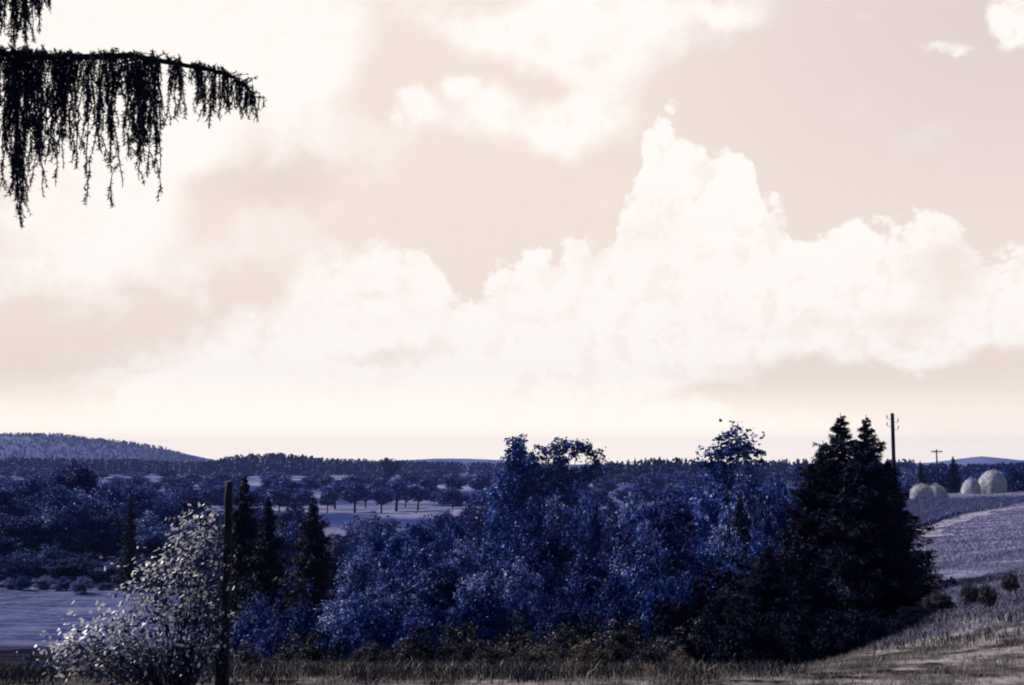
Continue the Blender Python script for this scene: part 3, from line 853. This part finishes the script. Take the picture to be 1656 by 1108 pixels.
# ------------------------------------------------------------------ haystacks
def haystack(px, base_y, d, wpx, hpx, label, seed, flat=2.4):
    rng = np.random.default_rng(seed)
    p = at(px, base_y, d)
    g = gz(p.x, d)
    w, h = wpx * d / FPX / 2, hpx * d / FPX
    root = empty('haystack', (p.x, d, g))
    nu, nv = 40, 18
    V = []
    ph = rng.uniform(0, 6.28, 4)
    for j in range(nv + 1):
        tt = j / nv
        a = tt * math.pi / 2
        rr = math.cos(a) ** (2 / flat) * (1 + 0.05 * math.sin(tt * 5))
        zz = math.sin(a) ** (2 / flat) * h
        for i in range(nu):
            b = i / nu * 2 * math.pi
            k = 1 + 0.05 * math.sin(3 * b + ph[0] + tt * 2) + 0.035 * math.sin(7 * b + ph[1]) + 0.025 * rng.normal()
            V.append((math.cos(b) * rr * w * k, math.sin(b) * rr * w * k, zz * (1 + 0.02 * rng.normal()) - (0.12 if j == 0 else 0)))
    V = np.array(V)
    ii = np.arange(nu * (nv + 1)).reshape(nv + 1, nu)
    Fb = np.stack([ii[:-1], np.roll(ii[:-1], -1, 1), np.roll(ii[1:], -1, 1), ii[1:]], -1).reshape(-1, 4)
    link('hay_heap', mesh_np('hay_heap', V, Fb, M['straw'], True), root)
    n = 1600
    pick = rng.integers(nu, len(V), n)
    Pn = V[pick] + rng.normal(size=(n, 3)) * 0.07
    Nn = rng.normal(size=(n, 3))
    v_, f_ = leaves(Pn * [1.01, 1.01, 1.0], Nn, 0.22, 0.03, rng)
    so = link('loose_straw', mesh_np('loose_straw', v_, f_, M['straw']), root)
    so['kind'] = 'stuff'
    return tag(root, label, 'haystack', 'haystacks along the crest of the meadow')


haystack(1491, 806, 124, 36, 24, 'rounded haystack at the left end of the meadow crest, beside the black spruce', 1, 2.6)
haystack(1514, 804, 128, 34, 21, 'lower sloping haystack leaning against the leftmost one', 2, 1.7)
haystack(1571, 801, 146, 29, 24, 'small haystack with a bright left edge, next to the tallest one', 3, 2.2)
haystack(1606, 798, 147, 42, 35, 'tallest and roundest haystack on the meadow crest', 4, 2.6)


# ------------------------------------------------------------------ poles and fence post
def telegraph_pole(px, top_y, d, r, label):
    p = at(px, top_y, d)
    g = gz(p.x, d)
    h = p.z - g
    root = empty('telegraph_pole', (p.x, d, g))
    T = Tubes(12)
    T.add([[0, 0, -0.3], [0.01, 0, h * 0.5], [0, 0, h - 0.06], [0, 0, h]], [r * 1.15, r, r * 0.93, r * 0.55])
    link('shaft', T.mesh('pole_shaft', M['tar']), root)
    for (sx_, z_) in ((-1, h - 0.35), (-1, h - 0.78), (1, h - 0.55), (1, h - 0.98)):
        H = Tubes(6)
        H.add([[sx_ * r * 0.7, 0, z_], [sx_ * (r + 0.17), 0, z_ - 0.02], [sx_ * (r + 0.21), 0, z_ + 0.05], [sx_ * (r + 0.21), 0, z_ + 0.12]], [0.014] * 4)
        hk = link('hook', H.mesh('hook', M['iron']), root)
        I = Tubes(10)
        x_ = sx_ * (r + 0.21)
        I.add([[x_, 0, z_ + 0.08], [x_, 0, z_ + 0.10], [x_, 0, z_ + 0.15], [x_, 0, z_ + 0.17], [x_, 0, z_ + 0.21], [x_, 0, z_ + 0.23]], [0.03, 0.045, 0.04, 0.028, 0.036, 0.02])
        link('insulator', I.mesh('insulator', M['ceramic']), hk)
    return tag(root, label, 'pole')


telegraph_pole(1443, 668, 76, 0.115, 'tall thick telegraph pole standing behind the black spruces')


def crossarm_pole(px, top_y, d, label):
    p = at(px, top_y, d)
    g = gz(p.x, d)
    h = p.z - g
    root = empty('utility_pole', (p.x, d, g), 0.1)
    T = Tubes(10)
    T.add([[0, 0, -0.3], [0, 0, h * 0.6], [0, 0, h]], [0.13, 0.11, 0.09])
    link('shaft', T.mesh('arm_pole_shaft', M['tar']), root)
    B = Tubes(4)
    B.add([[-0.75, -0.11, h - 0.3], [0.75, -0.11, h - 0.3]], [0.07, 0.07])
    arm = link('crossarm', B.mesh('crossarm', M['tar']), root)
    for x_ in (-0.66, -0.3, 0.3, 0.66):
        I = Tubes(8)
        I.add([[x_, -0.11, h - 0.24], [x_, -0.11, h - 0.17], [x_, -0.11, h - 0.10], [x_, -0.11, h - 0.06]], [0.025, 0.05, 0.045, 0.02])
        link('insulator', I.mesh('arm_insulator', M['ceramic']), arm)
    return tag(root, label, 'pole')


crossarm_pole(1514.5, 727, 172, 'thin distant pole with a short crossarm, standing behind the haystacks')

# fence post: rough round timber with a shorter stub lashed to it
pt, pb = at(367, 779, 8.9), at(363, 1090, 8.9)
gb = gz(pb.x, 8.9)
root = empty('fence_post', (pb.x, 8.9, gb))
rng = np.random.default_rng(4)
H = pt.z - gb
T = Tubes(14)
zz = np.linspace(-0.15, H, 16)
T.add([[0.004 * z / H + rng.normal() * 0.0008, 0, z] for z in zz], [0.032 + rng.normal() * 0.0007 - 0.004 * z / H for z in zz[:-1]] + [0.025])
link('post', T.mesh('post', M['wood']), root)
T = Tubes(12)
zz = np.linspace(-0.15, 0.37, 7)
T.add([[-0.034, -0.012, z] for z in zz], [0.028 + rng.normal() * 0.0008 for z in zz[:-1]] + [0.018])
link('stub', T.mesh('stub', M['wood']), root)
T = Tubes(5)
for zc in (0.3, 0.34):
    T.add([[-0.016 + 0.056 * math.cos(a), -0.004 + 0.038 * math.sin(a), zc + 0.006 * math.sin(3 * a)] for a in np.linspace(0, 6.28, 22)], [0.0022] * 22)
link('wire_binding', T.mesh('wire_binding', M['iron']), root)
tag(root, 'dark round wooden fence post standing at the grass rim beside the pale-leaved bush', 'fence post')


# ------------------------------------------------------------------ pale-leaved bush by the post
def pale_bush():
    rng = np.random.default_rng(21)
    d0 = 8.85
    b = at(285, 1130, d0)
    g = gz(b.x, d0)
    root = empty('pale_leaved_bush', (b.x, d0, g))
    o = np.array([b.x, d0, g])
    blobs = [(312, 915, 46, 50, 80), (334, 878, 26, 34, 22), (255, 955, 50, 50, 65), (330, 970, 40, 55, 60), (295, 1000, 60, 50, 70), (205, 1020, 60, 36, 60),
             (140, 1040, 48, 26, 46), (115, 1055, 30, 16, 18), (240, 1065, 95, 42, 120), (170, 1075, 60, 30, 45), (330, 1060, 36, 46, 40), (365, 1010, 14, 18, 7),
             (305, 850, 26, 26, 14), (340, 845, 20, 24, 9)]
    T = Tubes(6)
    QS, Pn = [], []
    for px, py, rx, ry, n in blobs:
        c = np.array(at(px, py, d0)) - o
        for k in range(max(2, n // 9)):
            e = c + np.array([rng.normal() * rx * 0.45, 0, rng.normal() * ry * 0.45]) * d0 / FPX + [0, rng.normal() * 0.10, 0]
            s0 = np.array([rng.normal() * 0.04, rng.normal() * 0.04, -0.05])
            m1 = s0 + (e - s0) * 0.4 + [rng.normal() * 0.03, rng.normal() * 0.03, 0.07]
            T.add([s0, m1, s0 + (e - s0) * 0.75 + [0, 0, 0.04], e], [0.007, 0.005, 0.003, 0.0012])
        q = rng.normal(size=(n * 10, 3)) * 0.52
        QS.append(q)
        Pn.append(c + q * np.array([rx * 1.08, 70, ry * 1.05]) * d0 / FPX)
    Pn = np.concatenate(Pn)
    n = len(Pn)
    Nn = rng.normal(size=(n, 3)) * 0.5 + np.array(sd) * 0.9 + [0, -0.35, 0.1]
    L = rng.uniform(0.024, 0.046, n)
    v_, f_ = leaves(Pn, Nn, L, L * 0.55, rng, 6)
    sidef = np.concatenate([(-(q_[:, 0]) * 0.35 + q_[:, 2] * 0.45) for q_ in QS])  # sunlit left and top of each clump painted in as paler leaves
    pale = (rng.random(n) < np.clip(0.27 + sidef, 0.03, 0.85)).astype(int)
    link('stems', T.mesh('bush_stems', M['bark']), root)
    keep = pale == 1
    for nm, sel, mat in (('lit_leaves', keep, 'lit_leaf'), ('shaded_leaves', ~keep, 'shaded_leaf')):
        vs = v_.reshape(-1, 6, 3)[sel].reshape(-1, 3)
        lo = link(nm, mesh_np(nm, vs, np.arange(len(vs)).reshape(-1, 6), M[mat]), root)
    return tag(root, 'bush of pale glinting leaves standing against the fence post', 'bush')


pale_bush()


# ------------------------------------------------------------------ overhanging spruce, trunk outside the frame on the left
def needle_twig(P, D, pts, rad, T, rng, nl=0.015, step=0.0035):
    """needles all round a hanging twig"""
    pts = np.asarray(pts)
    T.add(pts, rad)
    seg = np.linalg.norm(np.diff(pts, axis=0), axis=1)
    Lt = seg.sum()
    n = max(6, int(Lt / step))
    cum = np.concatenate([[0], np.cumsum(seg)])
    s = rng.random(n) * Lt
    p = np.stack([np.interp(s, cum, pts[:, k]) for k in range(3)], -1)
    i = np.clip(np.searchsorted(cum, s) - 1, 0, len(seg) - 1)
    t_ = (pts[i + 1] - pts[i]) / (seg[i][:, None] + 1e-9)
    a = rng.normal(size=(n, 3)) * 0.75
    d = t_ * 0.9 + a
    d /= np.linalg.norm(d, axis=1, keepdims=True)
    P.append(p); D.append(d)


def hanging_bough(line, drops, seed, root, dens=1.0, width=0.16, nl=0.015, skew=1.0):
    """line: (x,y,z) points from trunk to tip; drops(u) -> length of the curtain of twigs"""
    rng = np.random.default_rng(seed)
    line = np.asarray(line)
    T = Tubes(7)
    n = len(line)
    T.add(line, [0.016 * (1 - i / (n - 1)) ** 0.7 + 0.0035 for i in range(n)])
    P, D = [], []
    cum = np.concatenate([[0], np.cumsum(np.linalg.norm(np.diff(line, axis=0), axis=1))])
    total_ = cum[-1]
    nt = int(total_ / 0.011 * dens)
    nc_ = max(6, int(total_ / 0.042))
    cc = (np.arange(nc_) + rng.uniform(-0.45, 0.45, nc_)) / nc_
    cl_ = rng.choice([0.6, 0.85, 1.0, 1.08], nc_)
    for k in range(nt):
        u = (k + rng.random()) / nt
        ci = int(len(cc) * rng.random() ** skew)                       # twigs gather in strands of unequal length
        u = float(np.clip(cc[ci] + rng.normal() * 0.0042, 0, 0.999))
        s = u * total_
        p0 = np.array([np.interp(s, cum, line[:, j]) for j in range(3)])
        L = drops(u, p0) * cl_[ci] * rng.choice([rng.uniform(0.3, 0.7), rng.uniform(0.7, 1.05)])
        if L <= 0.01: continue
        # short side twig then a hanging one
        sd_ = rng.choice([-1, 1]) * rng.uniform(0.0, width) * (1 - 0.6 * u)
        pts = [p0, p0 + [rng.normal() * 0.015, sd_, rng.uniform(-0.01, 0.02)]]
        m_ = max(3, int(L / 0.05))
        drift = rng.normal() * 0.03
        for i in range(1, m_ + 1):
            q = i / m_
            pts.append(pts[1] + np.array([drift * q * L * 3 + rng.normal() * 0.004, rng.normal() * 0.006, -L * q]))
        needle_twig(P, D, pts, [0.0028] + [0.002] * (len(pts) - 2) + [0.0008], T, rng)
        for b in range(int(L / 0.06)):
            i = rng.integers(1, len(pts) - 1)
            a = pts[i]
            l2 = rng.uniform(0.03, 0.09)
            e = a + [rng.normal() * 0.015, rng.normal() * 0.02, -l2]
            needle_twig(P, D, [a, (a + e) / 2 + [rng.normal() * .006, 0, 0], e], [0.0015, 0.0012, 0.0006], T, rng)
    # short upright tufts on top of the bough
    for k in range(int(total_ / 0.03)):
        s = rng.random() * total_ * 0.95
        p0 = np.array([np.interp(s, cum, line[:, j]) for j in range(3)])
        e = p0 + [rng.normal() * 0.03 + 0.02, rng.normal() * 0.04, rng.uniform(0.0, 0.028)]
        needle_twig(P, D, [p0, (p0 + e) / 2 + [0, 0, .006], e], [0.002, 0.0015, 0.0006], T, rng)
    P = np.concatenate(P); D = np.concatenate(D)
    m_ = len(P)
    side = np.cross(D, rng.normal(size=(m_, 3))); side /= np.linalg.norm(side, axis=1, keepdims=True)
    l_ = nl * rng.uniform(0.7, 1.25, m_)[:, None]
    w_ = 0.0024
    v_ = np.stack([P - side * w_, P + D * l_ * 0.5 - side * w_, P + D * l_, P + side * w_], 1).reshape(-1, 3)
    br = link('bough', T.mesh('bough', M['bark']), root)
    link('needles', mesh_np('needles', v_, np.arange(m_ * 4).reshape(m_, 4), M['needle_near']), br)


DN = 6.0
tx0, ty0 = -3.35, 6.1
sroot = empty('spruce_tree', (tx0, ty0, gz(tx0, ty0)))
so = np.array([tx0, ty0, gz(tx0, ty0)])
T = Tubes(14)
T.add([[0, 0, -0.2], [0.02, 0, 1.5], [0, 0.02, 4.0], [0.03, 0, 7.5], [0, 0, 11.0]], [0.21, 0.17, 0.13, 0.08, 0.01])
link('trunk', T.mesh('spruce_trunk', M['bark']), sroot)
main = [(-260, 40), (-120, 66), (-20, 84), (60, 92), (150, 92), (210, 90), (250, 97), (300, 106), (345, 114), (380, 126), (402, 144), (414, 162)]
ml = [np.array(at(px, py, DN + 0.1 * math.sin(i))) - so for i, (px, py) in enumerate(main)]
ml = [np.array([0.05, 0, ml[0][2] + 0.12])] + ml
env = [(-400, 330), (-100, 330), (0, 330), (28, 385), (48, 375), (60, 300), (85, 290), (95, 215), (118, 250), (140, 345), (165, 350), (182, 325), (200, 240), (218, 285),
       (242, 285), (254, 235), (275, 180), (290, 205), (305, 150), (322, 222), (335, 195), (350, 130), (362, 205), (378, 170), (392, 190), (408, 196), (418, 175)]


def drop_main(u, p):
    w = p + so
    px = w[0] / w[1] * FPX + 828
    ey = np.interp(px, [e[0] for e in env], [e[1] for e in env])
    zt = at(px, ey, w[1]).z
    return max(0.02, w[2] - zt)


hanging_bough(ml, drop_main, 31, sroot, 2.1, 0.16, 0.020, 1.25)
up = [(-300, -150), (-150, -90), (-60, -70), (0, -58), (50, -50), (84, -28)]
ul = [np.array(at(px, py, DN - 0.15)) - so for px, py in up]
ul = [np.array([0.04, 0, ul[0][2] + 0.1])] + ul
env2 = [(-400, 60), (0, 72), (20, 60), (38, 55), (45, 20), (58, 72), (72, 30), (92, 36)]


def drop_up(u, p):
    w = p + so
    px = w[0] / w[1] * FPX + 828
    ey = np.interp(px, [e[0] for e in env2], [e[1] for e in env2])
    return max(0.02, w[2] - at(px, ey, w[1]).z)


hanging_bough(ul, drop_up, 32, sroot, 2.6, 0.16, 0.020, 1.0)
rng = np.random.default_rng(9)
for k in range(9):                                  # the rest of the tree, round the trunk and away from the picture
    a = R(95 + k * 29) if k < 7 else R(60 + 200 * (k - 7))
    h = 2.3 + k * 0.62
    L = 1.9 - 0.12 * k
    dirv = np.array([math.cos(a), math.sin(a), 0])
    ln = [dirv * (L * s) + [0, 0, h + 0.12 * s - 0.35 * s * s] for s in np.linspace(0.02, 1, 7)]
    hanging_bough(ln, lambda u, p: 0.5 * (1 - 0.7 * u), 40 + k, sroot, 0.35, 0.3)
tag(sroot, 'large spruce whose drooping boughs hang into the sky at the upper left', 'tree')


# ------------------------------------------------------------------ grass
def blades(name, label, n, sampler, hgt, wid, mat, seed, cat='grass'):
    rng = np.random.default_rng(seed)
    x, y = sampler(rng, n)
    n = len(x)
    z = ground_z(x, y)
    h = hgt * rng.uniform(0.4, 1.5, n)
    a = rng.uniform(0, 6.283, n)
    lean = rng.normal(size=(n, 2)) * 0.45 * h[:, None]
    w = wid * rng.uniform(0.6, 1.4, n)
    dx, dy = np.cos(a) * w, np.sin(a) * w
    p0 = np.stack([x - dx, y - dy, z - 0.01], -1); p1 = np.stack([x + dx, y + dy, z - 0.01], -1)
    m1 = np.stack([x + dx * .7 + lean[:, 0] * .35, y + dy * .7 + lean[:, 1] * .35, z + h * .6], -1)
    m0 = np.stack([x - dx * .7 + lean[:, 0] * .35, y - dy * .7 + lean[:, 1] * .35, z + h * .6], -1)
    tp = np.stack([x + lean[:, 0], y + lean[:, 1], z + h], -1)
    V = np.stack([p0, p1, m1, m0, tp], 1).reshape(-1, 3)
    b = np.arange(n)[:, None] * 5
    me = mesh_np(name, V, [b + [0, 1, 2, 3], b + [3, 2, 4]], M[mat])
    return tag(link(name, me), label, cat, kind='stuff')


def near_rim(rng, n):
    y = 8.5 + 7.5 * rng.random(n) ** 1.4; x = rng.uniform(-0.52, 0.52, n) * y
    cl = np.sin(x * 7 + 2 * np.sin(y * 5)) + np.sin(x * 3.1 - y * 4)
    k = rng.random(n) < 0.35 + 0.25 * cl
    return x[k], y[k]


blades('grass', 'dry straw-brown grass along the near rim at the bottom edge', 160000, near_rim, 0.045, 0.003, 'grass', 50)


def near_meadow(rng, n):
    y = rng.uniform(13.5, 34, n) ; r = rng.uniform(0.24, 0.56, n); x = r * y
    k = rng.random(n) < np.clip(0.6 + 0.4 * np.sin(x * 2.1 + 1.5 * np.sin(y * 0.9)), 0.1, 1)
    return x[k], y[k]


blades('grass', 'mauve grass of the near meadow slope', 80000, near_meadow, 0.05, 0.006, 'grass_blue', 51)


def far_meadow(rng, n):
    y = rng.uniform(30, 150, n); r = rng.uniform(0.27, 0.56, n)
    return r * y, y


blades('grass', 'short grass of the upper meadow below the haystacks', 60000, far_meadow, 0.06, 0.03, 'grass_blue', 52)


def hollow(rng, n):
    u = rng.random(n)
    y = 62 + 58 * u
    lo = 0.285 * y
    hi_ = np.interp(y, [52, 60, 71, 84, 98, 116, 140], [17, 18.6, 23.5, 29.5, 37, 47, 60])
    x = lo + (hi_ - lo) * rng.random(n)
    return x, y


blades('tall_grass', 'tall darker grass in the hollow between the pale brow and the haystacks', 26000, hollow, 0.30, 0.05, 'grass_dark', 53)


def rim_weeds(rng, n):
    # clumps of tall dry weeds on the rim
    cx = rng.uniform(-1.9, 1.6, 60); cy = rng.uniform(10.2, 11.8, 60)
    k = rng.integers(0, 60, n)
    return cx[k] + rng.normal(size=n) * 0.13, cy[k] + rng.normal(size=n) * 0.13


blades('tall_grass', 'tall dry weeds in ragged clumps before the scrub', 9000, rim_weeds, 0.09, 0.0035, 'weed', 54)


def lower_field(rng, n):
    y = rng.uniform(80, 112, n); x = rng.uniform(-0.45, -0.2, n) * y
    return x, y


def dark_rim(rng, n):
    cx = rng.uniform(-5.5, 2.2, 200); cy = rng.uniform(9.9, 12.4, 200)
    k = rng.integers(0, 200, n)
    return cx[k] + rng.normal(size=n) * 0.12, cy[k] + rng.normal(size=n) * 0.15


blades('tall_weeds', 'dark tangled weeds in front of the scrub along the rim', 26000, dark_rim, 0.095, 0.004, 'brush', 55)


def slope_scrub(rng, n):
    cy = rng.uniform(12.5, 21, 150); cx = cy * rng.uniform(0.25, 0.46, 150)
    k = rng.integers(0, 150, n)
    return cx[k] + rng.normal(size=n) * 0.16, cy[k] + rng.normal(size=n) * 0.25


blades('tall_weeds', 'dark patchy weeds on the near slope right of the black spruces', 9000, slope_scrub, 0.075, 0.005, 'brush', 56)


# small weeds one can tell apart on the rim
row('weed_plant', BUSH, ['weed', 'brush', 'brush'], 540, 1130, 11, 10.9, 12.0, [(540, 1068), (850, 1066), (1130, 1078)], 9, (34, 66), 'tufted weed', 'along the grassy rim', 'weed', 'tufted weeds along the grassy rim', (), BP)
row('leafy_bush', BUSH, ['brush', 'leaf_shadow', 'leaf_shadow'], 1440, 1540, 3, 15, 17.5, [(1440, 1018), (1540, 1002)], 4, (36, 60), 'low scrub bush', 'where the meadow meets the black spruces', 'bush', 'scrub bushes at the foot of the meadow', (), BP)
row('weed_plant', BUSH, ['brush'], 1560, 1650, 3, 15, 19, [(1480, 1000), (1650, 1000)], 6, (20, 34), 'tufted weed', 'on the near meadow slope', 'weed', 'tufted weeds on the near meadow slope', (), BP)

# ------------------------------------------------------------------ air
HX, HY0, HY1, HZ0, HZ1 = 5100, -80, 4400, EYE - 14.5, EYE + 72
V = np.array([(x, y, z) for z in (HZ0, HZ1) for y in (HY0, HY1) for x in (-HX, HX)], float)
Fz = np.array([(0, 2, 3, 1), (4, 5, 7, 6), (0, 1, 5, 4), (2, 6, 7, 3), (0, 4, 6, 2), (1, 3, 7, 5)])
hm = bpy.data.materials.new('haze')
hm.use_nodes = True
hm.node_tree.nodes.clear()
pv = hm.node_tree.nodes.new('ShaderNodeVolumePrincipled')
pv.inputs['Color'].default_value = (0.30, 0.38, 0.95, 1)
pv.inputs['Density'].default_value = 0.00012
pv.inputs['Density Attribute'].default_value = ''
ho = hm.node_tree.nodes.new('ShaderNodeOutputMaterial')
hm.node_tree.links.new(pv.outputs[0], ho.inputs['Volume'])
haze = link('haze', mesh_np('haze', V, Fz, hm))
tag(haze, 'thin blue haze lying over the far valley and hills', 'haze', kind='stuff')
